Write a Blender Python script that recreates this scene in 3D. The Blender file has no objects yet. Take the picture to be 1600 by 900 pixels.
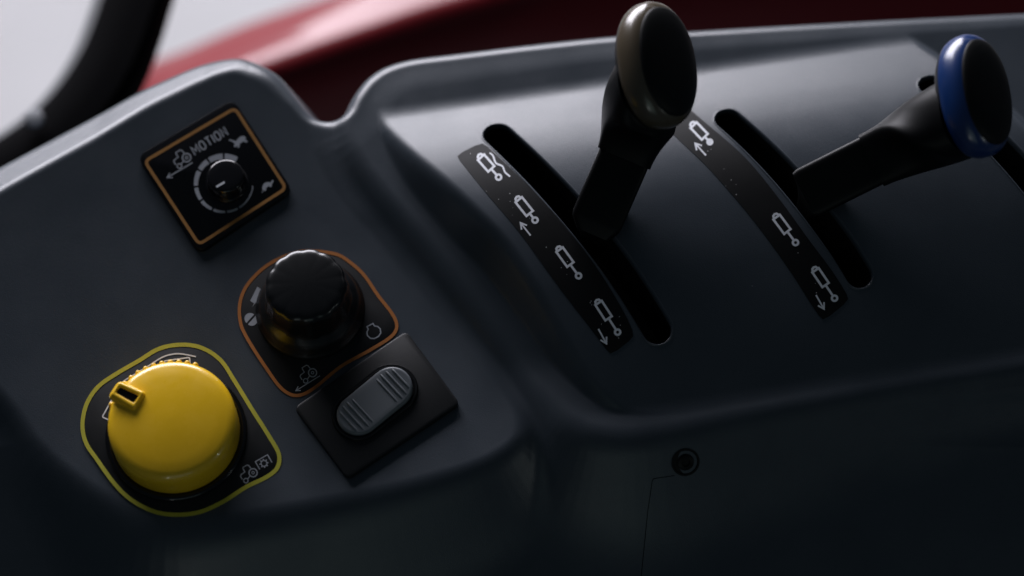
import bpy, math, random
import numpy as np
from mathutils import Vector

S = bpy.context.scene
COL = S.collection
random.seed(7)
R = math.radians

# ------------------------------------------------------------------ camera
D = 850.0                     # mm from the camera to the middle of the console
TH = R(24)                    # tilt of the view off the vertical
LENS = 85.0
F = LENS / 36.0 * 1600.0
CAM = np.array([0.0, -D * math.sin(TH), D * math.cos(TH)])
UP = np.array([0.0, math.cos(TH), math.sin(TH)])
FW = np.array([0.0, math.sin(TH), -math.cos(TH)])
cd = bpy.data.cameras.new('camera')
cam = bpy.data.objects.new('camera', cd); COL.objects.link(cam)
cam.location = CAM * 0.001
cam.rotation_euler = (TH, 0, 0)
cd.lens = LENS; cd.sensor_width = 36; cd.clip_start = 0.01; cd.clip_end = 50
cd.dof.use_dof = True; cd.dof.focus_distance = 0.838; cd.dof.aperture_fstop = 3.3
S.camera = cam

# ------------------------------------------------------------------ world, lamps, exposure
w = bpy.data.worlds.new('World'); S.world = w; w.use_nodes = True
bg = w.node_tree.nodes['Background']
bg.inputs[0].default_value = (0.55, 0.75, 1.0, 1); bg.inputs[1].default_value = 0.032
S.view_settings.view_transform = 'Standard'; S.view_settings.look = 'None'
S.cycles.use_denoising = True
S.cycles.caustics_reflective = False; S.cycles.caustics_refractive = False; S.cycles.sample_clamp_indirect = 1.5; S.cycles.blur_glossy = 1.0
S.view_settings.exposure = 0; S.view_settings.gamma = 1

def area(name, loc, target, sx, sy, power, color):
    ld = bpy.data.lights.new(name, 'AREA'); ld.shape = 'RECTANGLE'
    ld.size = sx; ld.size_y = sy; ld.energy = power; ld.color = color
    o = bpy.data.objects.new(name, ld); COL.objects.link(o)
    o.location = loc
    o.rotation_euler = (Vector(target) - Vector(loc)).to_track_quat('-Z', 'Y').to_euler()
    return o
area('window_lamp', (-0.45, 1.45, 0.22), (0, 0, 0), 1.3, 0.90, 52, (0.94, 0.92, 1.0))
area('ground_fill', (0.0, 2.4, 0.2), (0.0, 2.401, -1.0), 3.2, 3.0, 25, (1.0, 0.97, 1.0))  # added unseen fill facing down, stands in for daylight on the ground
area('skirt_fill', (0.0, -0.9, 0.45), (-0.05, -0.1, 0), 0.5, 0.5, 0.22, (0.75, 1.0, 0.95))  # added soft greenish fill that lifts the dark lower console, no real source
area('cabin_lamp', (0.85, -0.50, 0.40), (-0.1, -0.05, 0), 0.026, 0.026, 0.2, (0.9, 1.0, 0.98))
area('door_lamp', (-0.25, -1.05, 0.30), (-0.1, -0.05, 0), 0.03, 0.03, 0.15, (0.95, 1.0, 0.98))

# ------------------------------------------------------------------ helpers
def P(px, py, z=0.0):
    """point at height z (mm) that the photograph shows at px, py (1600 x 900)"""
    px = np.asarray(px, float); py = np.asarray(py, float); z = np.asarray(z, float)
    u = (px - 800) / F; v = -(py - 450) / F
    dx = u; dy = FW[1] + v * UP[1]; dz = FW[2] + v * UP[2]
    t = (z - CAM[2]) / dz
    return CAM[0] + t * dx, CAM[1] + t * dy
def P2(pts, z=0.0):
    a = np.array(pts, float); x, y = P(a[:, 0], a[:, 1], z)
    return np.stack([x, y], 1)
def P3(px, py, z):
    x, y = P(px, py, z); return np.array([float(x), float(y), float(z)])
def smooth(pts, closed=True, n=6):
    """Catmull-Rom through the points"""
    p = np.array(pts, float); N = len(p); out = []
    rng = range(N) if closed else range(N - 1)
    for i in rng:
        if closed: a, b, c, d = p[(i-1) % N], p[i], p[(i+1) % N], p[(i+2) % N]
        else: a, b, c, d = p[max(i-1, 0)], p[i], p[i+1], p[min(i+2, N-1)]
        for k in range(n):
            t = k / n
            out.append(0.5 * ((2*b) + (-a+c)*t + (2*a-5*b+4*c-d)*t*t + (-a+3*b-3*c+d)*t**3))
    if not closed: out.append(p[-1])
    return np.array(out)
def rounded(corners, r, n=6):
    p = np.array(corners, float); N = len(p); out = []
    for i in range(N):
        a, b, c = p[i-1], p[i], p[(i+1) % N]
        u = (a-b)/np.linalg.norm(a-b); v = (c-b)/np.linalg.norm(c-b)
        rr = r[i] if isinstance(r, (list, tuple)) else r
        s, e = b+u*rr, b+v*rr
        for k in range(n+1):
            t = k/n; out.append((1-t)**2*s + 2*t*(1-t)*b + t*t*e)
    return np.array(out)
def sdist(X, Y, poly):
    """signed distance to a closed polygon, negative inside"""
    d2 = np.full(X.shape, 1e18); ins = np.zeros(X.shape, bool)
    n = len(poly)
    for i in range(n):
        ax, ay = poly[i]; bx, by = poly[(i+1) % n]
        ex, ey = bx-ax, by-ay; L = ex*ex+ey*ey
        if L < 1e-12: continue
        t = np.clip(((X-ax)*ex + (Y-ay)*ey)/L, 0, 1)
        d2 = np.minimum(d2, (X-ax-t*ex)**2 + (Y-ay-t*ey)**2)
        if ay != by:
            cr = ((ay > Y) != (by > Y)) & (X < ex*(Y-ay)/ey + ax)
            ins ^= cr
    d = np.sqrt(d2); return np.where(ins, -d, d)
def smax(a, b, k):
    h = np.maximum(k - np.abs(a-b), 0)/k
    return np.maximum(a, b) + h*h*k*0.25
def fall(d, s, wd):
    return np.where(d < -wd, 0, np.where(d > wd, -s*d, -s*(d+wd)**2/(4*wd)))

def thing(name, loc, label, cat, group=None):
    o = bpy.data.objects.new(name, None); COL.objects.link(o)
    o.location = np.array(loc)*0.001; o.empty_display_size = 0.01
    o['label'] = label; o['category'] = cat
    if group: o['group'] = group
    return o
def origin(o):
    p = np.zeros(3)
    while o is not None:
        p += np.array(o.location)*1000; o = o.parent
    return p
def mk(name, V, faces, mat, parent=None, flat=False, label=None, angle=40):
    V = np.array(V, float)
    if parent is not None: V = V - origin(parent)
    me = bpy.data.meshes.new(name)
    me.from_pydata((V*0.001).tolist(), [], [list(map(int, f)) for f in faces]); me.validate()
    if not flat:
        me.polygons.foreach_set('use_smooth', [True]*len(me.polygons))
        me.set_sharp_from_angle(angle=R(angle))
    me.materials.append(mat); me.update()
    o = bpy.data.objects.new(name, me); COL.objects.link(o)
    o.parent = parent
    if label: o['label'] = label
    return o
class Mesh:
    def __init__(s): s.v = []; s.f = []
    def add(s, V, Fc):
        b = len(s.v); s.v += [list(map(float, p)) for p in V]; s.f += [[b+i for i in f] for f in Fc]
    def build(s, name, mat, parent=None, **k): return mk(name, s.v, s.f, mat, parent, **k)
def rings(loops, closed=True, cap0=False, cap1=False):
    """skin between equal-length loops of 3-D points"""
    n = len(loops[0]); V = [p for l in loops for p in l]; Fc = []
    for i in range(len(loops)-1):
        for k in range(n if closed else n-1):
            a = i*n+k; b = i*n+(k+1) % n
            Fc.append([a, b, b+n, a+n])
    if cap0: Fc.append(list(range(n))[::-1])
    if cap1: Fc.append([(len(loops)-1)*n+k for k in range(n)])
    return V, Fc
def area2(l):
    x, y = l[:, 0], l[:, 1]; return 0.5*np.sum(x*np.roll(y, -1)-np.roll(x, -1)*y)
def inset(loop, b):
    """loop counter-clockwise; moves it inward by b"""
    e = np.roll(loop, -1, 0)-loop; e /= (np.linalg.norm(e, axis=1)[:, None]+1e-9)
    nrm = np.stack([-e[:, 1], e[:, 0]], 1)
    m = nrm+np.roll(nrm, 1, 0); m /= (np.linalg.norm(m, axis=1)[:, None]+1e-9)
    return loop + m*b
def ccw(l):
    l = np.array(l); return l if area2(l) > 0 else l[::-1]
def slab(loop, z0, z1, b, mesh=None, cap=True):
    loop = ccw(loop); ls = []
    for off, z in ((0, z0), (0, z1-b), (b*0.29, z1-b*0.29), (b, z1)):
        l = inset(loop, off) if off else loop
        ls.append([(p[0], p[1], z+q) for p, q in zip(l, surf(l[:, 0], l[:, 1]))])
    V, Fc = rings(ls, True, False, cap)
    m = mesh or Mesh(); m.add(V, Fc); return m
def lathe(prof, c, seg=96, mod=None, mesh=None):
    """prof: (r, z) from the outside bottom to the top centre"""
    ls = []
    for r, z in prof:
        l = []
        for k in range(seg):
            a = 2*math.pi*k/seg; rr = r*(mod(a, z) if mod else 1)
            l.append((c[0]+rr*math.cos(a), c[1]+rr*math.sin(a), c[2]+z))
        ls.append(l)
    V, Fc = rings(ls, True, False, True)
    m = mesh or Mesh(); m.add(V, Fc); return m

# ------------------------------------------------------------------ materials
def mat(name, col, rough=0.5, spec=0.5, coat=0.0, metal=0.0, bump=0.0, bscale=3000, vary=0.0, vscale=60, rvary=0.0):
    m = bpy.data.materials.new(name); m.use_nodes = True
    nt = m.node_tree; b = nt.nodes['Principled BSDF']
    b.inputs['Base Color'].default_value = (*col, 1); b.inputs['Roughness'].default_value = rough
    b.inputs['Specular IOR Level'].default_value = spec; b.inputs['Metallic'].default_value = metal
    b.inputs['Coat Weight'].default_value = coat; b.inputs['Coat Roughness'].default_value = 0.05
    tc = nt.nodes.new('ShaderNodeTexCoord')
    if bump:
        n = nt.nodes.new('ShaderNodeTexNoise'); n.inputs['Scale'].default_value = bscale; n.inputs['Detail'].default_value = 3
        nt.links.new(tc.outputs['Object'], n.inputs['Vector'])
        bp = nt.nodes.new('ShaderNodeBump'); bp.inputs['Strength'].default_value = bump; bp.inputs['Distance'].default_value = 0.0002
        nt.links.new(n.outputs['Fac'], bp.inputs['Height']); nt.links.new(bp.outputs['Normal'], b.inputs['Normal'])
    if vary or rvary:
        n = nt.nodes.new('ShaderNodeTexNoise'); n.inputs['Scale'].default_value = vscale; n.inputs['Detail'].default_value = 5
        n.inputs['Roughness'].default_value = 0.65
        nt.links.new(tc.outputs['Object'], n.inputs['Vector'])
        if vary:
            mx = nt.nodes.new('ShaderNodeMix'); mx.data_type = 'RGBA'
            mx.inputs[6].default_value = (*[c*(1-vary) for c in col], 1); mx.inputs[7].default_value = (*[min(1, c*(1+vary)) for c in col], 1)
            nt.links.new(n.outputs['Fac'], mx.inputs[0]); nt.links.new(mx.outputs[2], b.inputs['Base Color'])
        if rvary:
            mr = nt.nodes.new('ShaderNodeMapRange'); mr.inputs[1].default_value = 0.3; mr.inputs[2].default_value = 0.7
            mr.inputs[3].default_value = rough-rvary; mr.inputs[4].default_value = rough+rvary
            nt.links.new(n.outputs['Fac'], mr.inputs[0]); nt.links.new(mr.outputs[0], b.inputs['Roughness'])
    return m
M = {}
M['console'] = mat('grey_moulded_plastic', (0.046, 0.057, 0.071), 0.36, 0.5, bump=0.3, bscale=2600, vary=0.15, vscale=35, rvary=0.045)
M['decal'] = mat('black_decal_film', (0.007, 0.008, 0.009), 0.5, 0.25, bump=0.1, bscale=3500, rvary=0.06)
M['strip'] = mat('black_label_film', (0.006, 0.0065, 0.007), 0.55, 0.15, bump=0.1, bscale=3500, rvary=0.05)
M['black'] = mat('black_knob_plastic', (0.006, 0.0065, 0.007), 0.27, 0.5, bump=0.05, bscale=3000)
M['face'] = mat('black_rubber_pad', (0.004, 0.0045, 0.005), 0.5, 0.2, bump=0.2, bscale=2200)
M['glossy'] = mat('glossy_black_plastic', (0.005, 0.005, 0.006), 0.16, 0.5)
M['stem'] = mat('black_lever_plastic', (0.0025, 0.003, 0.0035), 0.45, 0.16, bump=0.15, bscale=2500)
M['void'] = mat('dark_slot_lining', (0.004, 0.004, 0.005), 0.8, 0.1)
M['orange'] = mat('orange_print', (0.42, 0.15, 0.035), 0.5, 0.3, vary=0.1, vscale=300)
M['ochre'] = mat('ochre_print', (0.36, 0.17, 0.045), 0.5, 0.3, vary=0.1, vscale=300)
M['lime'] = mat('yellow_print', (0.50, 0.47, 0.05), 0.5, 0.3, vary=0.1, vscale=300)
M['print'] = mat('white_print', (0.75, 0.77, 0.82), 0.55, 0.3, vary=0.15, vscale=900)
M['dim'] = mat('grey_print', (0.34, 0.36, 0.40), 0.55, 0.3, vary=0.15, vscale=900)
M['yellow'] = mat('yellow_gloss_plastic', (0.92, 0.56, 0.015), 0.28, 0.5, coat=0.4, vary=0.06, vscale=90, rvary=0.10)
M['plate'] = mat('black_switch_plate', (0.009, 0.010, 0.011), 0.40, 0.35, bump=0.2, bscale=2600)
M['rocker'] = mat('grey_rocker_plastic', (0.15, 0.165, 0.18), 0.42, 0.45, bump=0.1)
M['bronze'] = mat('bronze_painted_band', (0.075, 0.058, 0.036), 0.25, 0.8, vary=0.1, vscale=80)
M['blue'] = mat('blue_plastic_band', (0.003, 0.028, 0.13), 0.26, 0.8)
M['red'] = mat('red_body_paint', (0.19, 0.005, 0.010), 0.5, 0.15, coat=0.48)
M['red'].node_tree.nodes['Principled BSDF'].inputs['Coat Roughness'].default_value = 0.09
M['frame'] = mat('black_frame_paint', (0.002, 0.002, 0.0025), 0.8, 0.03)
M['frame_edge'] = mat('grey_frame_edge', (0.17, 0.175, 0.18), 0.6, 0.3)
M['steel'] = mat('worn_steel', (0.35, 0.36, 0.38), 0.35, 0.5, metal=0.8)
M['ground'] = mat('pale_concrete', (0.56, 0.56, 0.57), 0.9, 0.2, vary=0.35, vscale=1.6)
M['dust'] = mat('pale_dust', (0.5, 0.5, 0.5), 0.9, 0.1)

# ------------------------------------------------------------------ console relief (all in mm)
top_px = [(-520, 545, -18), (-250, 410, -18), (-120, 343, -18), (0, 276, -17), (120, 212, -16), (210, 161, -14), (260, 137, -13), (310, 113, -11), (345, 102, -9.5), (380, 98, -8), (410, 104, -5.5),
          (440, 124, -5), (468, 158, -5), (490, 183, -4.5), (506, 190, -4), (524, 190, -4), (538, 182, -4), (551, 156, -4), (572, 122, -1.5), (600, 99, 0),
          (640, 87, 0), (700, 79, 0), (850, 61, 0), (1000, 47, 0), (1300, 29, 0), (1600, 14, 0), (1900, 0, 0), (2300, -14, 0)]
top_xy = np.array([[*P(a, b, c)] for a, b, c in top_px])
top_s = smooth(top_xy, False, 6)
OUT = np.vstack([top_s, [[600, -600], [-600, -600]]])
L_px = [(-700, 560), (-400, 300), (0, -100), (420, -200), (470, 60), (500, 170), (514, 235), (548, 300), (600, 352), (655, 418), (730, 516), (785, 596), (815, 650),
        (812, 690), (770, 726), (700, 754), (600, 782), (480, 806), (340, 832), (240, 832), (150, 785), (70, 715), (5, 628), (-80, 560), (-250, 520), (-500, 560)]
LP = smooth(P2(L_px, -2), True, 5)
R_px = [(545, -150), (536, 80), (534, 160), (545, 225), (590, 293), (640, 350), (690, 408), (770, 512), (850, 622), (895, 668), (950, 686), (1030, 684), (1200, 648),
        (1400, 610), (1600, 576), (1900, 525), (2400, 460), (2600, 100), (2400, -400), (1400, -500), (800, -400)]
RP = smooth(P2(R_px, 2), True, 5)
H_px = [(560, -150), (578, 120), (594, 184), (638, 243), (692, 299), (742, 350), (790, 402), (840, 473), (886, 545), (932, 608), (1000, 645), (1200, 640), (1600, 600), (1900, 560),
        (1790, 450), (1640, 268), (1560, 178), (1485, 104), (1432, 50), (1380, -20), (1300, -150), (900, -260)]
HP = smooth(P2(H_px, 8), True, 4)
ZT = 4.0
ea = P3(600, 178, 3.0); eb = P3(1430, 58, 3.0)
ed = (eb-ea)[:2]; ed /= np.linalg.norm(ed); en = np.array([ed[1], -ed[0]])
HV = np.linspace(-60, 260, 321)
HZ = np.cumsum(np.tan(np.radians(np.interp(HV, [-60, 0, 8, 18, 28, 42, 60, 85, 120, 260], [22, 22, 22, 21, 17.5, 9, -3, -12, -17, -18]))))
HZ -= np.interp(0.0, HV, HZ)
TZ = np.cumsum(np.tan(np.radians(np.interp(HV, [-60, 40, 80, 100, 110, 135, 260], [0, 0, -4, -6, 6, 7, 7]))))
fo = np.array([*P(420, 600, 0)]); fd = np.array([*P(330, 440, 0)])-fo; fd /= np.linalg.norm(fd)

def height(X, Y):
    X = np.asarray(X, float); Y = np.asarray(Y, float)
    dO = sdist(X, Y, OUT); dL = sdist(X, Y, LP); dR = sdist(X, Y, RP); dH = sdist(X, Y, HP)
    zl = fall(dL, 1.0, np.interp(Y, [-85, -55], [8.0, 3.6]))
    sf = (X-fo[0])*fd[0]+(Y-fo[1])*fd[1]; sa = np.clip(np.abs(sf), 0, 130); zl = zl + np.where(sf > 0, sa*sa/1500.0, sa*sa/1250.0) - 80*80/1500.0 + 0.8
    # faint crown of the left face towards its lower edge
    wc = np.interp(X, [-40, 60, 190], [14, 10, 6.5])
    t = np.clip((dO+wc+3.5)/(wc), 0, 1); crest = -0.9*t*t*(3-2*t)
    v = (X-ea[0])*en[0] + (Y-ea[1])*en[1]
    zr = ZT + np.interp(v, HV, TZ) + fall(dR, 0.9, np.interp(Y, [-60, -35], [5.5, 3.6])) + crest*np.clip((X+62)/12, 0, 1)
    v = (X-ea[0])*en[0] + (Y-ea[1])*en[1]
    hump = ZT-0.4 + np.interp(v, HV, HZ) + fall(dH, 1.7, 2.8)
    zr = smax(zr, hump, 1.4)
    _, y0 = P(800, 700, -12)
    zb = -11.0 + 0.30*np.minimum(0, Y-y0) + np.clip((X-20)/200, 0, 1)*0
    z = smax(zl, zr, np.interp(Y, [25, 55], [4.5, 9.0]))
    z = smax(z, zb, 5.0)
    rr = np.interp(X, [-190, -140, -110, -96, -60, -40], [5, 5, 5.5, 6, 6, 6])
    wb = np.interp(X, [-190, -150, -112, -96, -80, -66, -58, -45], [17.0, 15.5, 12.5, 9.0, 4.0, 2.0, 3.2, 4.6])
    z = z - np.interp(X, [-150, -96, -70], [0.93, 0.84, 0.66])*np.where(dO > -wb+2, dO+wb, np.clip(dO+wb+2, 0, None)**2/8.0)*np.clip(wb/3, 0, 1)
    q = np.clip(dO+rr, 0, None); lim = rr*0.955
    arc = -(rr-np.sqrt(np.maximum(rr*rr-np.minimum(q, lim)**2, 0)))
    sl = 0.955/math.sqrt(1-0.955**2)
    return z + arc - sl*np.maximum(q-lim, 0)

PLANE = [None]
def surf(x, y):
    if PLANE[0] is None: return height(x, y)
    a, b, c = PLANE[0]; return a+b*x+c*y
def setplane(pts):
    PLANE[0] = None
    if pts is None: return
    a = np.array(pts, float); W = onS(a[:, 0], a[:, 1])
    A_ = np.stack([np.ones(len(W)), W[:, 0], W[:, 1]], 1)
    PLANE[0] = np.linalg.lstsq(A_, W[:, 2], rcond=None)[0]
def onS(px, py, off=0.0):
    """points of the console surface seen at px, py, raised by off"""
    px = np.asarray(px, float); py = np.asarray(py, float); z = np.zeros(px.shape)
    for _ in range(6):
        x, y = P(px, py, z); z = 0.35*z + 0.65*(surf(x, y)+off)
    x, y = P(px, py, z); return np.stack([x, y, surf(x, y)+off], -1)

# slots
slot_lines = [[(778, 211), (832, 262), (886, 320), (926, 367), (958, 408), (993, 459), (1026, 513)],
              [(1138, 187), (1188, 232), (1238, 285), (1290, 350), (1320, 392), (1342, 428)],
              [(1456, 134), (1500, 168), (1556, 222), (1600, 270), (1660, 345), (1705, 412)]]
slot_hw = [5.7, 5.2, 5.2]
def capsule(line, hw, n=14):
    l = smooth(line, False, 5)
    e = np.gradient(l, axis=0); e /= np.linalg.norm(e, axis=1)[:, None]; nm = np.stack([-e[:, 1], e[:, 0]], 1)
    out = [p+m*hw for p, m in zip(l, nm)]
    for k in range(1, n):
        a = math.pi*k/n; out.append(l[-1] + hw*(nm[-1]*math.cos(a)+e[-1]*math.sin(a)))
    out += [p-m*hw for p, m in zip(l[::-1], nm[::-1])]
    for k in range(1, n):
        a = math.pi*k/n; out.append(l[0] + hw*(-nm[0]*math.cos(a)-e[0]*math.sin(a)))
    return np.array(out)
slots = []
for line, hw in zip(slot_lines, slot_hw):
    a = np.array(line, float); c = onS(a[:, 0], a[:, 1])[:, :2]
    slots.append(ccw(capsule(c, hw)))

# relief mesh
x0, x1, y0_, y1_ = -265.0, 265.0, -165.0, 130.0
st = 0.55
nx = int((x1-x0)/st)+1; ny = int((y1_-y0_)/st)+1
gx, gy = np.meshgrid(np.linspace(x0, x1, nx), np.linspace(y0_, y1_, ny))
X = gx.ravel().copy(); Y = gy.ravel().copy()
sd = np.full(X.shape, 1e9)
for sl in slots:
    b = (X > sl[:, 0].min()-3) & (X < sl[:, 0].max()+3) & (Y > sl[:, 1].min()-3) & (Y < sl[:, 1].max()+3)
    idx = np.where(b)[0]; d = sdist(X[idx], Y[idx], sl)
    near = np.abs(d) < 0.62*st
    e = 0.01; dx = (sdist(X[idx]+e, Y[idx], sl)-d)/e; dy = (sdist(X[idx], Y[idx]+e, sl)-d)/e
    X[idx[near]] -= (d*dx)[near]; Y[idx[near]] -= (d*dy)[near]
    d = np.where(near, 0, d); sd[idx] = np.minimum(sd[idx], d)
Z = height(X, Y)
dO = sdist(X, Y, OUT)
i = np.arange(ny-1)[:, None]*nx + np.arange(nx-1)[None, :]
quads = np.stack([i, i+1, i+nx+1, i+nx], -1).reshape(-1, 4)
keep = ~((sd[quads] <= 1e-6).all(1)) & ~((dO[quads] > 14).all(1))
quads = quads[keep]
used = np.unique(quads); remap = np.full(X.shape, -1); remap[used] = np.arange(len(used))
V = np.stack([X, Y, Z], 1)[used]*0.001; Q = remap[quads]
console = thing('control_console', (0, 0, 0), 'dark grey moulded plastic side console with three curved lever slots', 'control console')
me = bpy.data.meshes.new('console_shell')
me.vertices.add(len(V)); me.vertices.foreach_set('co', V.ravel())
me.loops.add(len(Q)*4); me.loops.foreach_set('vertex_index', Q.ravel().astype(np.int32))
me.polygons.add(len(Q)); me.polygons.foreach_set('loop_start', np.arange(len(Q), dtype=np.int32)*4)
me.polygons.foreach_set('use_smooth', np.ones(len(Q), bool))
me.update(calc_edges=True); me.materials.append(M['console'])
so = bpy.data.objects.new('console_shell', me); COL.objects.link(so); so.parent = console
for sl in slots:
    # rolled lip, then the pocket
    ls = []
    for off, dz in ((-0.35, -0.1), (-0.2, 0.12), (0.0, 0.18), (0.3, 0.05), (0.55, -0.25), (0.7, -0.7), (0.75, -2.2)):
        l = inset(sl, off); z = height(sl[:, 0], sl[:, 1])+dz
        ls.append([(p[0], p[1], q) for p, q in zip(l, z)])
    V_, F_ = rings(ls); mk('slot_rim', V_, F_, M['console'], console, angle=80)
    l = inset(sl, 0.7); z = height(sl[:, 0], sl[:, 1])
    ls = [[(p[0], p[1], q-1.0) for p, q in zip(l, z)], [(p[0], p[1], q-28) for p, q in zip(l, z)]]
    V_, F_ = rings(ls, True, False, False); F_.append(list(range(len(sl), 2*len(sl))))
    mk('slot_pocket', V_, F_, M['void'], console)

# ------------------------------------------------------------------ print on the surfaces
def stroke(mesh, pts, wd, closed=False, off=0.12, flatz=None, sub=7.0):
    """printed line of width wd (pixels of the photo) laid on the surface"""
    p = np.array(pts, float)
    if closed: p = np.vstack([p, p[:1]])
    q = [p[0]]
    for a, b in zip(p[:-1], p[1:]):
        L = np.linalg.norm(b-a)
        if L < 1e-6: continue
        k = max(1, int(L/sub))
        for j in range(1, k+1): q.append(a+(b-a)*j/k)
    q = np.array(q)
    if closed: q = q[:-1]
    n = len(q); L_, R_ = [], []
    ws = wd if np.ndim(wd) else [wd]*n
    for i in range(n):
        if closed: a, b, c = q[i-1], q[i], q[(i+1) % n]
        else: a, b, c = q[max(i-1, 0)], q[i], q[min(i+1, n-1)]
        e1 = b-a; e2 = c-b
        l1, l2 = np.linalg.norm(e1), np.linalg.norm(e2)
        e1 = e1/l1 if l1 > 1e-9 else e2/l2; e2 = e2/l2 if l2 > 1e-9 else e1
        m = e1+e2; mm = np.linalg.norm(m); m = m/mm if mm > 0.2 else e1
        nr = np.array([-m[1], m[0]]); f = 1/max(0.5, abs(np.dot(m, e1)))
        h = ws[i]/2*f; L_.append(b+nr*h); R_.append(b-nr*h)
    L_, R_ = np.array(L_), np.array(R_); al = np.vstack([L_, R_])
    W = onS(al[:, 0], al[:, 1], off if flatz is None else flatz)
    Fc = [[i+n, (i+1) % n+n, (i+1) % n, i] for i in range(n if closed else n-1)]
    mesh.add(W, Fc)
def fillpoly(mesh, pts, off=0.12, flatz=None):
    p = np.array(pts, float)
    if area2(p) > 0: p = p[::-1]            # pixel y points down
    W = onS(p[:, 0], p[:, 1], off if flatz is None else flatz)
    mesh.add(W, [list(range(len(W)))])
def circ(cx, cy, r, n=20, a0=0, a1=360):
    full = abs(a1-a0) >= 360
    return [(cx+r*math.cos(R(a0+(a1-a0)*k/(n if full else n-1))), cy-r*math.sin(R(a0+(a1-a0)*k/(n if full else n-1)))) for k in range(n)]
def local(pts, o, deg, s=1.0):
    """icon units -> pixels; icon x to the right, y up, turned by deg"""
    c, q = math.cos(R(deg)), math.sin(R(deg))
    return [(o[0]+s*(x*c-y*q), o[1]-s*(x*q+y*c)) for x, y in pts]

# ------------------------------------------------------------------ label strips
def strip(name, left, right, label, group):
    l = smooth(left, False, 8); r = smooth(right, False, 8)
    n = 40
    def res(c):
        s = np.r_[0, np.cumsum(np.linalg.norm(np.diff(c, axis=0), axis=1))]; t = np.linspace(0, s[-1], n)
        return np.stack([np.interp(t, s, c[:, 0]), np.interp(t, s, c[:, 1])], 1)
    l, r = res(l), res(r)
    nc = 5; V = []; Fc = []
    for i in range(n):
        for j in range(nc):
            t = j/(nc-1)
            p = l[i]*(1-t)+r[i]*t
            if i in (0, n-1) and j in (0, nc-1):       # softened corners
                p = p*0.93+(l[i]+r[i])/2*0.07
                p = p + ((l[1]-l[0]) if i == 0 else (l[-2]-l[-1]))*0.22
            V.append(p)
    V = np.array(V); lo = onS(V[:, 0], V[:, 1], 0.16)
    for i in range(n-1):
        for j in range(nc-1):
            a = i*nc+j; Fc.append([a, a+nc, a+nc+1, a+1])
    c = lo[(n//2)*nc+nc//2]
    o = thing(name, c, label, 'label strip', group)
    top = lo; bot = lo.copy(); bot[:, 2] -= 0.30
    edge = [i*nc for i in range(n)] + [(n-1)*nc+j for j in range(1, nc)] + [i*nc+nc-1 for i in range(n-2, -1, -1)] + [j for j in range(nc-2, 0, -1)]
    N = len(top); Fa = Fc + [[edge[k], edge[k]+N, edge[(k+1) % len(edge)]+N, edge[(k+1) % len(edge)]][::-1] for k in range(len(edge))]
    mk('label_film', np.vstack([top, bot]), Fa, M['strip'], o, angle=50)
    return o
G = 'printed label strips beside the lever slots'
s1 = strip('label_strip', [(712, 243), (760, 302), (813, 365), (872, 447), (931, 524), (954, 555)],
           [(754, 222), (827, 292), (886, 356), (936, 424), (975, 488), (992, 526)],
           'black label strip with four white cylinder symbols, left of the bronze-banded lever', G)
s2 = strip('label_strip', [(1016, 176), (1058, 216), (1110, 266), (1176, 343), (1233, 421), (1264, 470), (1286, 502)],
           [(1052, 148), (1093, 184), (1163, 245), (1217, 310), (1262, 372), (1302, 426), (1328, 468)],
           'black label strip with three white cylinder symbols, left of the blue-banded lever', G)
def cyl_icon(par, a, b, filled=False, body=0.60, wd=3.6, bw=13, mt='print'):
    bw += 1
    a = np.array(a, float); b = np.array(b, float); L = np.linalg.norm(b-a); e = (b-a)/L; n = np.array([-e[1], e[0]])
    m = Mesh()
    pt = lambda u, v: a+e*u+n*v
    b0 = 4; b1 = L*body
    stroke(m, [pt(b0, -bw/2), pt(b1, -bw/2), pt(b1, bw/2), pt(b0, bw/2)], wd, True, off=0.24)
    cap = [pt(b0-1.2, -4.4), pt(b0-4.2, -3.2), pt(b0-5.4, 0), pt(b0-4.2, 3.2), pt(b0-1.2, 4.4)]
    stroke(m, cap, wd, False, off=0.245)
    stroke(m, [pt(b1+wd/2, 0), pt(L-4.6, 0)], wd, off=0.25)
    c = pt(L, 0)
    if filled: fillpoly(m, circ(c[0], c[1], 5.6, 14), off=0.25)
    else: stroke(m, circ(c[0], c[1], 4.2, 16), wd, True, off=0.25)
    m.build('cylinder_symbol', M[mt], par, flat=True)
def arrow(par, a, b, wd=2.6, hd=10, mt='print', off=0.24, flatz=None):
    a = np.array(a, float); b = np.array(b, float); e = (b-a)/np.linalg.norm(b-a); m = Mesh()
    stroke(m, [a, b], wd, off=off, flatz=flatz)
    ps = []
    for s in (R(33), -R(33)):
        d = np.array([e[0]*math.cos(s)-e[1]*math.sin(s), e[0]*math.sin(s)+e[1]*math.cos(s)]); ps.append(b-d*hd)
    stroke(m, [ps[0], b+e*1.0, ps[1]], wd, off=off+0.01, flatz=None if flatz is None else flatz+0.01, sub=4)
    m.build('arrow_symbol', M[mt], par, flat=True)
cyl_icon(s1, (749, 243), (779, 277), body=0.62, bw=12)
m = Mesh()
for dx, dy in ((0, 0),):
    stroke(m, smooth([(771, 245), (775, 255), (785, 260), (789, 269), (797, 276)], False, 5), 2.9, off=0.26)
    stroke(m, smooth([(765, 239), (769, 242), (771, 245)], False, 3), 2.6, off=0.265)
m.build('wave_symbol', M['print'], s1, flat=True)
cyl_icon(s1, (808, 309), (836, 344), body=0.70, bw=12)
cyl_icon(s1, (872, 387), (904, 431), body=0.60, bw=11.5)
cyl_icon(s1, (933, 470), (965, 519), body=0.56, bw=11)
arrow(s1, (829, 368), (814, 349)); arrow(s1, (935, 514), (947, 536))
cyl_icon(s2, (1081, 193), (1109, 222), filled=True, body=0.72, bw=12)
cyl_icon(s2, (1211, 336), (1243, 379), body=0.60, bw=11.5)
cyl_icon(s2, (1272, 419), (1304, 466), body=0.56, bw=11)
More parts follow.
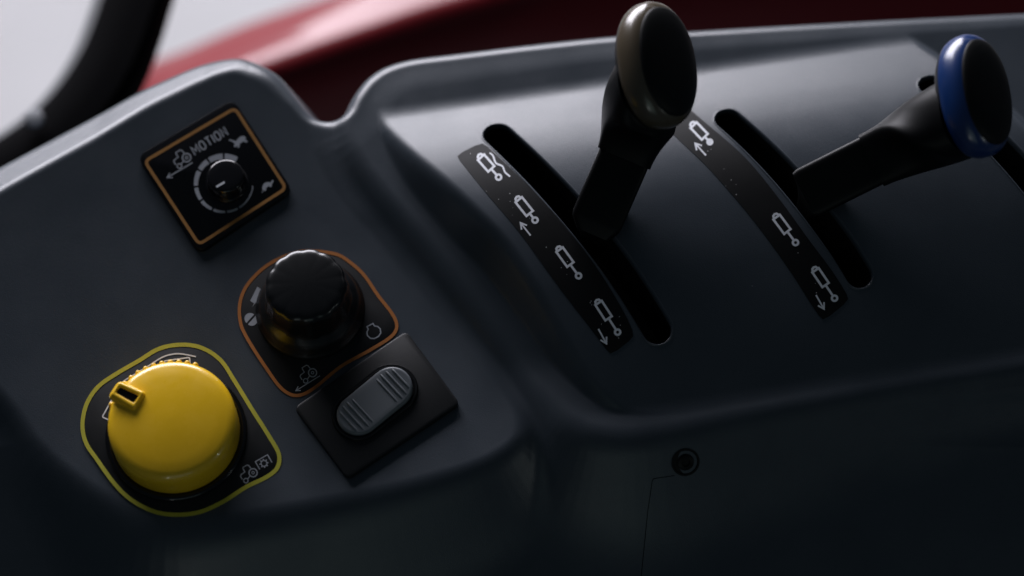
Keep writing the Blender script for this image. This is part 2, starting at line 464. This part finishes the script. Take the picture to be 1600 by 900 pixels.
arrow(s2, (1103, 243), (1087, 225)); arrow(s2, (1275, 461), (1287, 482))

def tractor(name, par, o, deg, s, wd, mt, flatz, extra=None):
    """side view facing left: bonnet, cab, small front and big rear wheel"""
    m = Mesh(); T = lambda pts: local(pts, o, deg, s)
    stroke(m, T([(-15, -4), (-15, 3), (-13, 5), (-4, 6), (-4, 13), (-3, 15), (6, 15), (8, 13), (9, 6)]), wd, flatz=flatz, sub=4)
    stroke(m, T([(-6, -8), (1, -5)]), wd, flatz=flatz+0.01, sub=4)
    c = T([(-10.5, -9)])[0]; stroke(m, circ(c[0], c[1], 4.2*s, 16), wd, True, flatz=flatz+0.02)
    c = T([(8.5, -3)])[0]; stroke(m, circ(c[0], c[1], 7.6*s, 22), wd*1.2, True, flatz=flatz+0.03)
    c = T([(8.5, -3)])[0]; stroke(m, circ(c[0], c[1], 2.4*s, 12), wd*0.8, True, flatz=flatz+0.03)
    return m.build(name, M[mt], par, flat=True)

# ------------------------------------------------------------------ speed dial (MOTION)
zt = 1.9
setplane([(213, 243), (364, 153), (458, 297), (310, 396)])
c = P3(336, 275, 0)
dial = thing('speed_dial', c, 'square black dial plate marked MOTION with ochre frame and small round knob', 'dial')
def S2(pts, off=0.0):
    a = np.array(pts, float); return onS(a[:, 0], a[:, 1], off)[:, :2]
def S3(px, py, off=0.0): return onS(np.array([px], float), np.array([py], float), off)[0]
loop = rounded(S2([(213, 243), (364, 153), (458, 297), (310, 396)], zt), 4.0, 6)
slab(loop, -1.0, zt, 0.75).build('dial_plate', M['glossy'], dial)
m = Mesh(); stroke(m, rounded([(226, 252), (367, 169), (447, 294), (311, 382)], 9, 5), 4.8, True, flatz=zt+0.10); m.build('printed_frame', M['ochre'], dial, flat=True)
# lettering M O T I O N
A = 32.0
def letters(par, o, deg, h, wl, wd, mt, flatz):
    m = Mesh()
    gl = {'M': [[(0, 0), (0, 1), (.5, .35), (1, 1), (1, 0)]], 'T': [[(0, 1), (1, 1)], [(.5, 1), (.5, 0)]], 'I': [[(.0, 0), (.0, 1)]],
          'N': [[(0, 0), (0, 1), (1, 0), (1, 1)]],
          'O': [[(.3, 0), (.7, 0), (1, .22), (1, .78), (.7, 1), (.3, 1), (0, .78), (0, .22)]]}
    x = 0; k = 0
    for ch in 'MOTION':
        wch = {'M': 1.12, 'I': 0.0}.get(ch, 0.9)*wl
        for ln in gl[ch]:
            pts = local([(x+a*wch, b*h) for a, b in ln], o, deg)
            stroke(m, pts, wd, ch == 'O', flatz=flatz+0.004*k, sub=20); k += 1
        x += wch+wl*0.50
    m.build('lettering', M[mt], par, flat=True)
letters(dial, (305, 242), A, 13.6, 8.4, 2.2, 'dim', zt+0.10)
tractor('tractor_symbol', dial, (284, 248), A, 0.86, 1.7, 'dim', zt+0.10)
arrow(dial, (301, 254), (262, 277), 1.7, 8, 'dim', flatz=zt+0.10)
rc = (349.5, 286.5)
cuts = [59, 90, 124, 152, 187, 217, 247, 275, 301, 357]
for a, b in zip(cuts[:-1], cuts[1:]):
    g = 2.1; n = 10; out = []; inn = []
    for k in range(n+1):
        an = a+g+(b-a-2*g)*k/n; th = 10.2-(an-59)/298*9.0
        out.append((rc[0]+46.5*math.cos(R(an)), rc[1]-46.5*math.sin(R(an)))); inn.append((rc[0]+(46.5-th)*math.cos(R(an)), rc[1]-(46.5-th)*math.sin(R(an))))
    m = Mesh(); al = np.array(out+inn); W = onS(al[:, 0], al[:, 1], zt+0.1)
    m.add(W, [[k, k+n+1, k+n+2, k+1] for k in range(n)])
    m.build('scale_segment', M['dim'], dial, flat=True)
m = Mesh()  # hare
fillpoly(m, local([(-11, -3), (-7, 1), (-9, 6), (-12, 10), (-10, 11), (-6, 6), (-4, 3), (0, 4), (6, 5), (11, 3), (13, -1), (10, -3), (12, -8), (9, -8), (6, -4), (-1, -4), (-4, -8), (-7, -8), (-5, -4), (-8, -5)], (373, 221), A+2), flatz=zt+0.1)
m.build('hare_symbol', M['dim'], dial, flat=True)
m = Mesh()  # tortoise
fillpoly(m, local([(-13, -5), (-9, -4), (-8, 0), (-4, 4), (1, 5), (6, 3), (9, 0), (13, 2), (15, 0), (12, -2), (9, -3), (7, -6), (4, -6), (4, -3), (-3, -3), (-4, -6), (-7, -6), (-7, -4), (-12, -6)], (416, 290), A+2, 0.95), flatz=zt+0.1)
m.build('tortoise_symbol', M['dim'], dial, flat=True)
kc = S3(355, 286, zt)-np.array([0, 0, 0.15])
kn = lathe([(7.6, 0), (7.6, 0.5), (7.4, 0.8), (7.1, 0.9), (6.9, 1.3), (6.7, 5.2), (6.5, 5.9), (6.1, 6.25), (5.5, 6.4), (3.0, 6.45), (0.01, 6.5)], kc, 72,
           ).build('dial_knob', M['glossy'], dial)
m = Mesh(); stroke(m, [(338, 292), (351, 284.5)], 3.4, flatz=zt+6.65); m.build('pointer_mark', M['print'], kn, flat=True)

# ------------------------------------------------------------------ black rotary switch
eng = thing('rotary_switch', P3(486, 500, 0), 'large black fluted knob on an orange-outlined teardrop decal', 'rotary switch', 'rotary switches on the left half of the console')
eo = smooth([(521, 396), (546, 409), (569, 430), (591, 462), (612, 489), (620, 509), (611, 526), (578, 547), (532, 573), (490, 607), (464, 618), (441, 608), (418, 578), (386, 528), (375, 500), (376, 468), (391, 439), (423, 411), (470, 393)], True, 5)
setplane(eo)
slab(S2(eo, 0.25), -0.7, 0.25, 0.1).build('decal', M['decal'], eng)
m = Mesh(); stroke(m, eo, 5.2, True, flatz=0.34); m.build('printed_outline', M['orange'], eng, flat=True)
m = Mesh(); stroke(m, local([(-4.5, 5), (-4.5, 8.6), (4.5, 8.6), (4.5, 5)], (583, 517), 28, 1.2), 1.9, flatz=0.36, sub=4)
stroke(m, local([(-4, 5.4), (-8, 2.2), (-9.4, -2), (-7.5, -7), (-3, -9.6), (3, -9.6), (7.5, -7), (9.4, -2), (8, 2.2), (4, 5.4)], (583, 517), 28, 1.2), 1.9, flatz=0.37, sub=4)
m.build('engine_symbol', M['dim'], eng, flat=True)
m = Mesh(); fillpoly(m, [p for p in circ(391, 498, 9, 12, 48, 228)], flatz=0.36); fillpoly(m, circ(393.5, 500, 9, 12, 228, 408), flatz=0.36)
m.build('slashed_disc_symbol', M['dim'], eng, flat=True)
m = Mesh(); fillpoly(m, [(402, 448), (391, 470), (397, 474), (394, 480), (403, 468), (408, 452)], flatz=0.36); m.build('flash_symbol', M['dim'], eng, flat=True)
tractor('tractor_symbol', eng, (481, 584), 32, 0.84, 1.5, 'dim', 0.36)
arrow(eng, (500, 587), (463, 610), 1.4, 7, 'dim', flatz=0.36)
bc = S3(485, 484, 0.2)
fl = lambda a, z: 1.0
def flute(a, z):
    k = min(1, max(0, (z-7)/3.0)); k = k*k*(3-2*k)
    return 1 - 0.026*k*(0.5-0.5*math.cos(13*a))**2.2
prof = [(19.2, 0), (19.2, 1.2), (18.9, 1.9), (18.4, 2.4), (17.8, 5), (16.6, 7.0), (15.4, 8.4), (14.9, 9.6), (14.6, 12), (14.3, 18), (14.15, 19.8), (13.85, 20.8), (13.35, 21.5), (12.7, 21.95), (12.0, 22.2), (11.2, 22.35), (10, 22.48), (6, 22.9), (0.01, 23.0)]
kb = lathe(prof, bc, 168, flute).build('knob', M['black'], eng, angle=60)

setplane(None)
# ------------------------------------------------------------------ yellow rotary switch
yel = thing('rotary_switch', P3(285, 680, 0), 'large glossy yellow knob with a slotted pointer on a yellow-outlined decal', 'rotary switch', 'rotary switches on the left half of the console')
Y_ = [(520, 80), (610, 96), (690, 150), (750, 240), (830, 370), (900, 480), (944, 560), (938, 620), (890, 662), (800, 706), (700, 770), (600, 815), (500, 828), (400, 815), (300, 765), (225, 695), (150, 592), (97, 512), (81, 430), (100, 340), (150, 265), (230, 208), (330, 150), (420, 97)]
yo = smooth([(x/2.8135+100, y/2.8135+510) for x, y in Y_], True, 5)
setplane(yo)
slab(S2(yo, 0.25), -0.9, 0.25, 0.1).build('decal', M['decal'], yel)
m = Mesh(); stroke(m, yo, 6.4, True, flatz=0.34); m.build('printed_outline', M['lime'], yel, flat=True)
C3 = lambda pts: [(x/2.8135+100, y/2.8135+510) for x, y in pts]
m = Mesh(); stroke(m, smooth(C3([(200, 312), (255, 247), (320, 205), (380, 168), (440, 132), (505, 120), (580, 133)]), False, 5), 2.2, flatz=0.36)
m.build('dial_arc', M['print'], yel, flat=True)
m = Mesh(); stroke(m, rounded(C3([(446, 215), (440, 152), (552, 136), (556, 200)]), 2.5, 3), 2.2, True, flatz=0.37)
stroke(m, C3([(500, 150), (512, 158), (488, 163)]), 1.6, flatz=0.38); m.build('box_symbol', M['print'], yel, flat=True)
m = Mesh(); stroke(m, rounded(C3([(168, 398), (212, 318), (300, 365), (238, 430)]), 2.5, 3), 2.2, True, flatz=0.37); m.build('box_symbol', M['print'], yel, flat=True)
tractor('tractor_symbol', yel, (388, 740), 30, 0.84, 1.6, 'dim', 0.36)
m = Mesh(); g = (412, 722)
stroke(m, local([(-11, -7), (-11, 7), (11, 7), (11, -7)], g, 30, 1.0), 1.6, flatz=0.36)
stroke(m, circ(g[0]+0.5, g[1]+2, 4.6, 14), 1.6, True, flatz=0.37)
for k in range(8):
    a = R(45*k+10); stroke(m, [(g[0]+.5+5*math.cos(a), g[1]+2-5*math.sin(a)), (g[0]+.5+7.2*math.cos(a), g[1]+2-7.2*math.sin(a))], 1.7, flatz=0.38)
m.build('gear_symbol', M['dim'], yel, flat=True)
yc = S3(276, 679, 0.2)
lathe([(24.3, 0), (24.3, 1.0), (23.9, 1.5), (23.2, 1.7), (22.5, 1.5), (22.3, 0.9), (0.01, 0.9)], yc, 96).build('knob_collar', M['glossy'], yel)
yk = lathe([(21.0, 1.1), (21.9, 1.6), (22.0, 2.4), (21.9, 8), (21.75, 12.2), (21.5, 13.4), (20.9, 14.4), (20.0, 15.0), (18.8, 15.4), (15, 16.0), (8, 16.65), (3, 16.85), (0.01, 16.9)], yc, 144).build('knob', M['yellow'], yel, angle=60)
def prim_pill(p0, p1, r, n=10, squash=1.0):
    """rounded vertical rib"""
    ls = []
    for t, rr in ((0, .3), (0, .8), (.08, 1), (.92, 1), (.98, .8), (1, .35)):
        ls.append([(p0[0]+(p1[0]-p0[0])*t+r*rr*math.cos(2*math.pi*k/n), p0[1]+(p1[1]-p0[1])*t+r*rr*math.sin(2*math.pi*k/n), p0[2]+(p1[2]-p0[2])*t) for k in range(n)])
    return rings(ls, True, True, True)
for k in range(13):
    a = R(72+7.6*k)
    if k > 12: break
    rr = 21.9; p0 = yc+np.array([rr*math.cos(a), rr*math.sin(a), 2.0]); p1 = p0+np.array([0, 0, 10.9])
    V_, F_ = prim_pill(p0, p1, 1.05, 12); mk('grip_rib', V_, F_, M['yellow'], yk, angle=60)
# pointer tab
pa = R(152); er = np.array([math.cos(pa), math.sin(pa)]); et = np.array([-er[1], er[0]])
def tab(u0, u1, v, rc_):
    pts = [yc[:2]+er*u0-et*v*1.12, yc[:2]+er*u1-et*v*0.9, yc[:2]+er*u1+et*v*0.9, yc[:2]+er*u0+et*v*1.12]
    return ccw(rounded(pts, rc_, 5))
o1 = tab(12.0, 22.0, 3.15, 1.1); h1 = tab(13.3, 20.8, 1.4, 0.75)
zb_, zt_ = 3.0, 17.7
z0 = yc[2]
ls = []
for off, z in ((-0.9, 15.4), (-0.35, 16.2), (0.0, 16.7), (0.1, 17.2), (0.35, 17.58), (0.65, zt_)): ls.append([(p[0], p[1], z0+z) for p in inset(o1, off)])
for off, z in ((-0.35, zt_), (-0.05, zt_-0.25), (0, 16.4)): ls.append([(p[0], p[1], z0+z) for p in inset(h1, off)])
V_, F_ = rings(ls)
ls2 = [[(p[0], p[1], z0+z) for p in o1] for z in (3.0, 16.6)]
m = Mesh(); m.add(V_, F_); V2, F2 = rings(ls2); m.add(V2, F2)
m.build('pointer_tab', M['yellow'], yk, angle=60)
m = Mesh(); m.add([(p[0], p[1], z0+16.75) for p in h1], [list(range(len(h1)))]); m.build('pointer_insert', M['glossy'], yk)

# ------------------------------------------------------------------ rocker switch
setplane([(635, 516), (719, 630), (543, 748), (459, 636)])
rk = thing('rocker_switch', P3(588, 632, 0), 'grey ribbed oval rocker switch set in a square black plate', 'switch')
pl = rounded(S2([(635, 516), (719, 630), (543, 748), (459, 636)], 2.2), 2.4, 5); SZ = float(S3(588, 632)[2])
slab(pl, -0.9, 2.2, 0.7).build('switch_plate', M['plate'], rk)
ra = S2([(560, 647)], 4.0)[0]; rb = S2([(611, 606)], 4.0)[0]
def cap2(a, b, r, n=16):
    e = (b-a)/np.linalg.norm(b-a); nm = np.array([-e[1], e[0]]); out = []
    for k in range(n+1): t = -math.pi/2+math.pi*k/n; out.append(b+r*(e*math.cos(t)+nm*math.sin(t)))
    for k in range(n+1): t = math.pi/2+math.pi*k/n; out.append(a+r*(e*math.cos(t)+nm*math.sin(t)))
    return np.array(out)
bz = ccw(cap2(ra, rb, 9.3)); inn = ccw(cap2(ra, rb, 7.9)); n = len(bz)
ls = [[(p[0], p[1], SZ+z) for p in l] for l, z in ((bz, 1.8), (bz, 3.0), (inset(bz, 0.35), 3.5), (inset(bz, 0.9), 3.5), (inn, 3.0), (inn, 1.0))]
V_, F_ = rings(ls, True, False, True); mk('bezel', V_, F_, M['black'], rk)
# rocker cap: shallow see-saw, upper right end raised
e = (rb-ra)/np.linalg.norm(rb-ra); nm = np.array([-e[1], e[0]]); mid = (ra+rb)/2
rl = ccw(cap2(ra, rb, 7.45, 20))
def rz(p, base=4.3):
    t = np.dot(np.array(p[:2])-mid, e)/14.0
    return SZ + base + 0.5*t + 0.9*t*t
ls = [[(p[0], p[1], SZ+1.5) for p in rl]] + [[(p[0], p[1], rz(p)+dz) for p in inset(rl, o_)] for o_, dz in ((0, -0.9), (0.12, -0.4), (0.45, -0.1), (0.9, 0))]
for k in (0.75, 0.5, 0.25):
    l = []
    for p in inset(rl, 0.9):
        q = mid+e*np.dot(p-mid, e)+nm*np.dot(p-mid, nm)*k; l.append((q[0], q[1], rz(q)))
    ls.append(l)
V_, F_ = rings(ls, True)
m = Mesh(); m.add(V_, F_)
l = [(*(mid+e*np.dot(p-mid, e)), rz(p)) for p in inset(rl, 0.9)]
base = len(m.v)-len(l)
m.v += [list(map(float, q)) for q in l]; N = len(l)
for k in range(N): m.f.append([base+k, base+(k+1) % N, base+N+(k+1) % N, base+N+k])
rc_o = m.build('rocker', M['rocker'], rk, angle=70)
for side in (1, -1):
    for k in range(4):
        u = side*(5.5+2.1*k)
        hwid = 0.80*math.sqrt(7.45**2-max(0.0, abs(u)-7.2)**2)
        a_ = mid+e*u-nm*hwid; b_ = mid+e*u+nm*hwid
        m = Mesh(); ls = []
        for t in np.linspace(0, 1, 9):
            q = a_+(b_-a_)*t; endf = min(1, 8*t, 8*(1-t)); z = rz(q)
            hh = 0.42*endf**0.5 if endf > 0 else 0; wv = 0.52
            ls.append([(*(q-e*wv), z-0.1), (*(q-e*wv*0.6), z+hh*0.75), (*q, z+hh), (*(q+e*wv*0.6), z+hh*0.75), (*(q+e*wv), z-0.1)])
        V_, F_ = rings(ls, False); m.add(V_, F_); m.build('grip_rib', M['rocker'], rc_o, angle=70)

# ------------------------------------------------------------------ levers
setplane(None)
def ellipse_ring(c, ax, ay, rx, ry, n=48, pw=2.0):
    out = []
    for k in range(n):
        t = 2*math.pi*k/n; ct, s_ = math.cos(t), math.sin(t)
        out.append(c+ax*rx*math.copysign(abs(ct)**(2/pw), ct)+ay*ry*math.copysign(abs(s_)**(2/pw), s_))
    return out
def unit(v): return v/np.linalg.norm(v)
def lever(base, s_start, s_end, head, axis, upv, rx, ry, band, band_name, label):
    """base: point in the slot; s_*: stem ends (3-D); head: knob centre; axis: the way the knob's face looks"""
    o = thing('control_lever', base, label, 'lever', 'levers in the console slots')
    sd_ = unit(s_end-s_start); view = unit(CAM-s_end)
    wx = unit(np.cross(sd_, view)); wz = unit(np.cross(wx, sd_))
    ls = []
    for dz, a, b in ((-18, 4.2, 3.4), (-9, 4.4, 3.6), (-5, 5.0, 3.8), (-2.4, 6.2, 4.0)):
        ls.append(ellipse_ring(base*0.75+s_start*0.25+np.array([0, 0, dz+1.0]), wx, wz, a, b, 40, 6.5))
    for t, a, b in ((0.0, 8.6, 4.3), (0.06, 9.1, 4.5), (1.0, 9.1, 4.5), (1.15, 7.4, 4.0)):
        ls.append(ellipse_ring(s_start+(s_end-s_start)*t, wx, wz, a, b, 40, 6.5))
    V_, F_ = rings(ls, True, True, True); mk('stem', V_, F_, M['stem'], o, angle=40)
    ax = unit(axis); uy = unit(upv-ax*np.dot(upv, ax)); ux = np.cross(uy, ax)
    # neck: from round the stem's end into the back of the knob
    ls = []; c0 = s_end-sd_*6; back = head-ax*5.0-uy*ry*0.25
    p0, p1, p2, p3 = c0, c0+(back-c0)*0.35, c0+(back-c0)*0.7, back
    for t in np.linspace(0, 1, 12):
        c_ = (1-t)**3*p0+3*t*(1-t)**2*p1+3*t*t*(1-t)*p2+t**3*p3
        k = t*t*(3-2*t)
        X_ = unit(wx*(1-k)+ (ux if np.dot(ux, wx) > 0 else -ux)*k)
        Z_ = unit(np.cross(X_, unit(sd_*(1-k)+ax*0.6*k)))
        a = 9.9+(rx*0.96-9.9)*k**0.9; b = 5.8+(ry*0.66-5.8)*k**1.15
        if t == 0: ls.append(ellipse_ring(c_, wx, wz, 9.1, 4.6, 40, 5)); 
        ls.append(ellipse_ring(c_, X_, Z_, a, b, 40, 5-2.6*k))
    V_, F_ = rings(ls, True, True, True); mk('neck', V_, F_, M['stem'], o, angle=60)
    # knob body: black back, coloured band, black face pad
    seq = [(-9.5, .30), (-9.2, .52), (-8.2, .72), (-6.8, .86), (-5.2, .94), (-4.0, .975)]
    ls = [ellipse_ring(head+ax*z, ux, uy, rx*k, ry*k, 64, 2.15) for z, k in seq]
    V_, F_ = rings(ls, True, True, False); mk('knob_back', V_, F_, M['stem'], o, angle=60)
    seq = [(-4.0, .975), (-3.0, .995), (-1, 1.01), (1.5, 1.005), (3.4, .97), (4.8, .91), (5.4, .86)]
    ls = [ellipse_ring(head+ax*z, ux, uy, rx*k, ry*k, 64, 2.15) for z, k in seq]
    V_, F_ = rings(ls); mk('knob_band', V_, F_, band, o, angle=60, label=band_name)
    seq = [(5.0, .875), (5.7, .865), (6.2, .83), (6.9, .74), (7.5, .58), (7.9, .35), (8.0, .01)]
    ls = [ellipse_ring(head+ax*z, ux, uy, rx*k, ry*k, 64, 2.15) for z, k in seq]
    V_, F_ = rings(ls, True, False, True); mk('knob_face', V_, F_, M['face'], o, angle=60)
    return o
b1 = onS(np.array([926.]), np.array([367.]))[0]
lever(b1, P3(930, 350, b1[2]+1.5), P3(986, 222, 34), P3(1027, 102, 60), np.array([0.62, -0.12, 0.70]), np.array([-0.10, 1.0, 0.30]), 15.2, 21.8, M['bronze'], 'bronze knob band',
      'black control lever with a bronze-banded oval knob, in the left slot')
b2 = onS(np.array([1262.]), np.array([315.]))[0]
lever(b2, P3(1258, 303, b2[2]+1.5), P3(1388, 238, 34), P3(1523, 150, 58), np.array([0.60, -0.10, 0.74]), np.array([-0.05, 1.0, 0.30]), 13.8, 21.2, M['blue'], 'blue knob band',
      'black control lever with a blue-banded oval knob, leaning right from the middle slot')

# ------------------------------------------------------------------ screw, cover seam, dust
sc = onS(np.array([1071.]), np.array([722.]))[0]
scr = thing('screw', sc, 'small dark recessed screw in the lower front of the console', 'screw')
lathe([(4.6, -0.8), (4.6, 0.3), (4.9, 0.35), (4.3, 0.35), (4.1, 0.0), (0.01, -0.1)], sc, 40).build('screw_cup', M['face'], scr)
lathe([(2.9, -.2), (2.9, 0.3), (2.5, 0.6), (1.5, .7), (1.4, 0.1), (0.01, 0.05)], sc, 32).build('screw_head', M['face'], scr)
e_ = 0.5; gx_ = float(height(sc[0]+e_, sc[1])-height(sc[0]-e_, sc[1])); gy_ = float(height(sc[0], sc[1]+e_)-height(sc[0], sc[1]-e_))
scr.rotation_euler = Vector((-gx_, -gy_, 1)).to_track_quat('Z', 'Y').to_euler()
m = Mesh(); stroke(m, [(1054, 743), (1021, 748), (1019, 752), (1012, 800), (1004, 880), (996, 960)], 1.1, off=0.08)
m.build('cover_seam', M['void'], console, flat=True)
m = Mesh()
for k in range(34):
    if k < 20: t = random.random(); x_ = 730+240*t+random.uniform(-14, 30); y_ = 240+300*t**1.05+random.uniform(-14, 14)
    elif k < 32: t = random.random(); x_ = 1090+200*t+random.uniform(-14, 20); y_ = 220+260*t+random.uniform(-12, 12)
    else: x_ = random.uniform(600, 1350); y_ = random.uniform(200, 600)
    r = random.uniform(0.5, 1.0); a0 = random.random()*360
    fillpoly(m, [(x_+r*random.uniform(.6, 1.3)*math.cos(R(a0+q*72)), y_-r*random.uniform(.5, 1.2)*math.sin(R(a0+q*72))) for q in range(5)], off=0.30)
du = m.build('dust', M['dust'], None, flat=True); du['kind'] = 'stuff'; du['label'] = 'pale dust specks scattered over the lever plate'; du['category'] = 'dust'

# ------------------------------------------------------------------ beyond the console
gm = Mesh(); gm.add([(-4000, -3000, -1250), (4000, -3000, -1250), (4000, 5000, -1250), (-4000, 5000, -1250)], [[0, 1, 2, 3]])
g = gm.build('ground', M['ground'], None, flat=True); g['kind'] = 'structure'

# red body panel: a long rounded shell running behind the console
fen = thing('red_body_panel', P3(500, 120, -170), 'glossy red curved tractor body panel behind the console', 'body panel')
keys = [  # (rear edge), (shoulder), (lower) in photo pixels
    ((196, 158), (214, 190), (240, 330)), ((232, 112), (262, 150), (330, 330)), ((300, 84), (345, 128), (430, 320)), ((400, 42), (440, 98), (540, 300)),
    ((540, -6), (575, 54), (660, 260)), ((700, -56), (735, 6), (800, 220)), ((900, -105), (930, -50), (980, 190)), ((1200, -160), (1220, -104), (1240, 150)),
    ((1750, -230), (1760, -180), (1780, 120))]
A_ = smooth([k[0] for k in keys], False, 8); B_ = smooth([k[1] for k in keys], False, 8); C_ = smooth([k[2] for k in keys], False, 8)
ls = []
for a, b, c_ in zip(A_, B_, C_):
    kz = float(np.interp(a[0], [330, 640], [26, 9.0])); pa_ = P3(*a, -168-kz); pb_ = P3(*b, -168); pc_ = P3(*c_, -250); pd_ = P3(a[0]-10, a[1]-6, -235)
    pab = (pa_+pb_)/2+np.array([0, 0, 1.2+kz*0.08]); pbc = pb_*0.62+pc_*0.38+np.array([0, 0, 16.0])
    ls.append(smooth([pd_, pa_+np.array([0, 0, -6]), pa_, pab, pb_, pbc, pc_], False, 6))
V_, F_ = rings(ls, False); mk('panel_shell', V_, [f[::-1] for f in F_], M['red'], fen, angle=80)

# black curved frame member at the left
fr = thing('frame_tube', P3(120, 190, -90), 'thick black curved frame member with a grey edge, left behind the console', 'frame')
path = smooth([(256, -150), (222, -60), (192, 35), (165, 103), (122, 170), (66, 226), (-14, 276), (-134, 332)], False, 6)
ls = []; ls2 = []
n = len(path)
for i in range(n):
    p = path[i]; a = path[max(i-1, 0)]; b = path[min(i+1, n-1)]
    q = P3(*p, -90); tx = unit(P3(*b, -90)-P3(*a, -90)); nrm = np.array([-tx[1], tx[0], 0]); nrm = -nrm if nrm[0] > 0 else nrm   # towards the left
    zz = np.array([0, 0, 1.0])
    ls.append([q+nrm*u+zz*v for u, v in ((-15.5, -9), (-16.0, 0), (-15.5, 5), (-12.5, 8.5), (-5, 9.5), (5, 9), (9.0, 7), (11, 4), (11.5, -9))])
    ls2.append([q+nrm*u+zz*v for u, v in ((9.2, 7.2), (11.5, 6.6), (14.5, 2.5), (15.6, -2), (15.6, -9), (11.5, -9))])
V_, F_ = rings(ls, True, True, True); mk('tube', V_, F_, M['frame'], fr)
V_, F_ = rings(ls2, True, True, True); mk('edge_trim', V_, F_, M['frame_edge'], fr, angle=30)
bp = P3(54, 187, -78)
lathe([(4.0, 0), (4.0, 1.5), (3.2, 2.4), (0.01, 2.8)], bp, 24).build('bolt', M['steel'], fr)
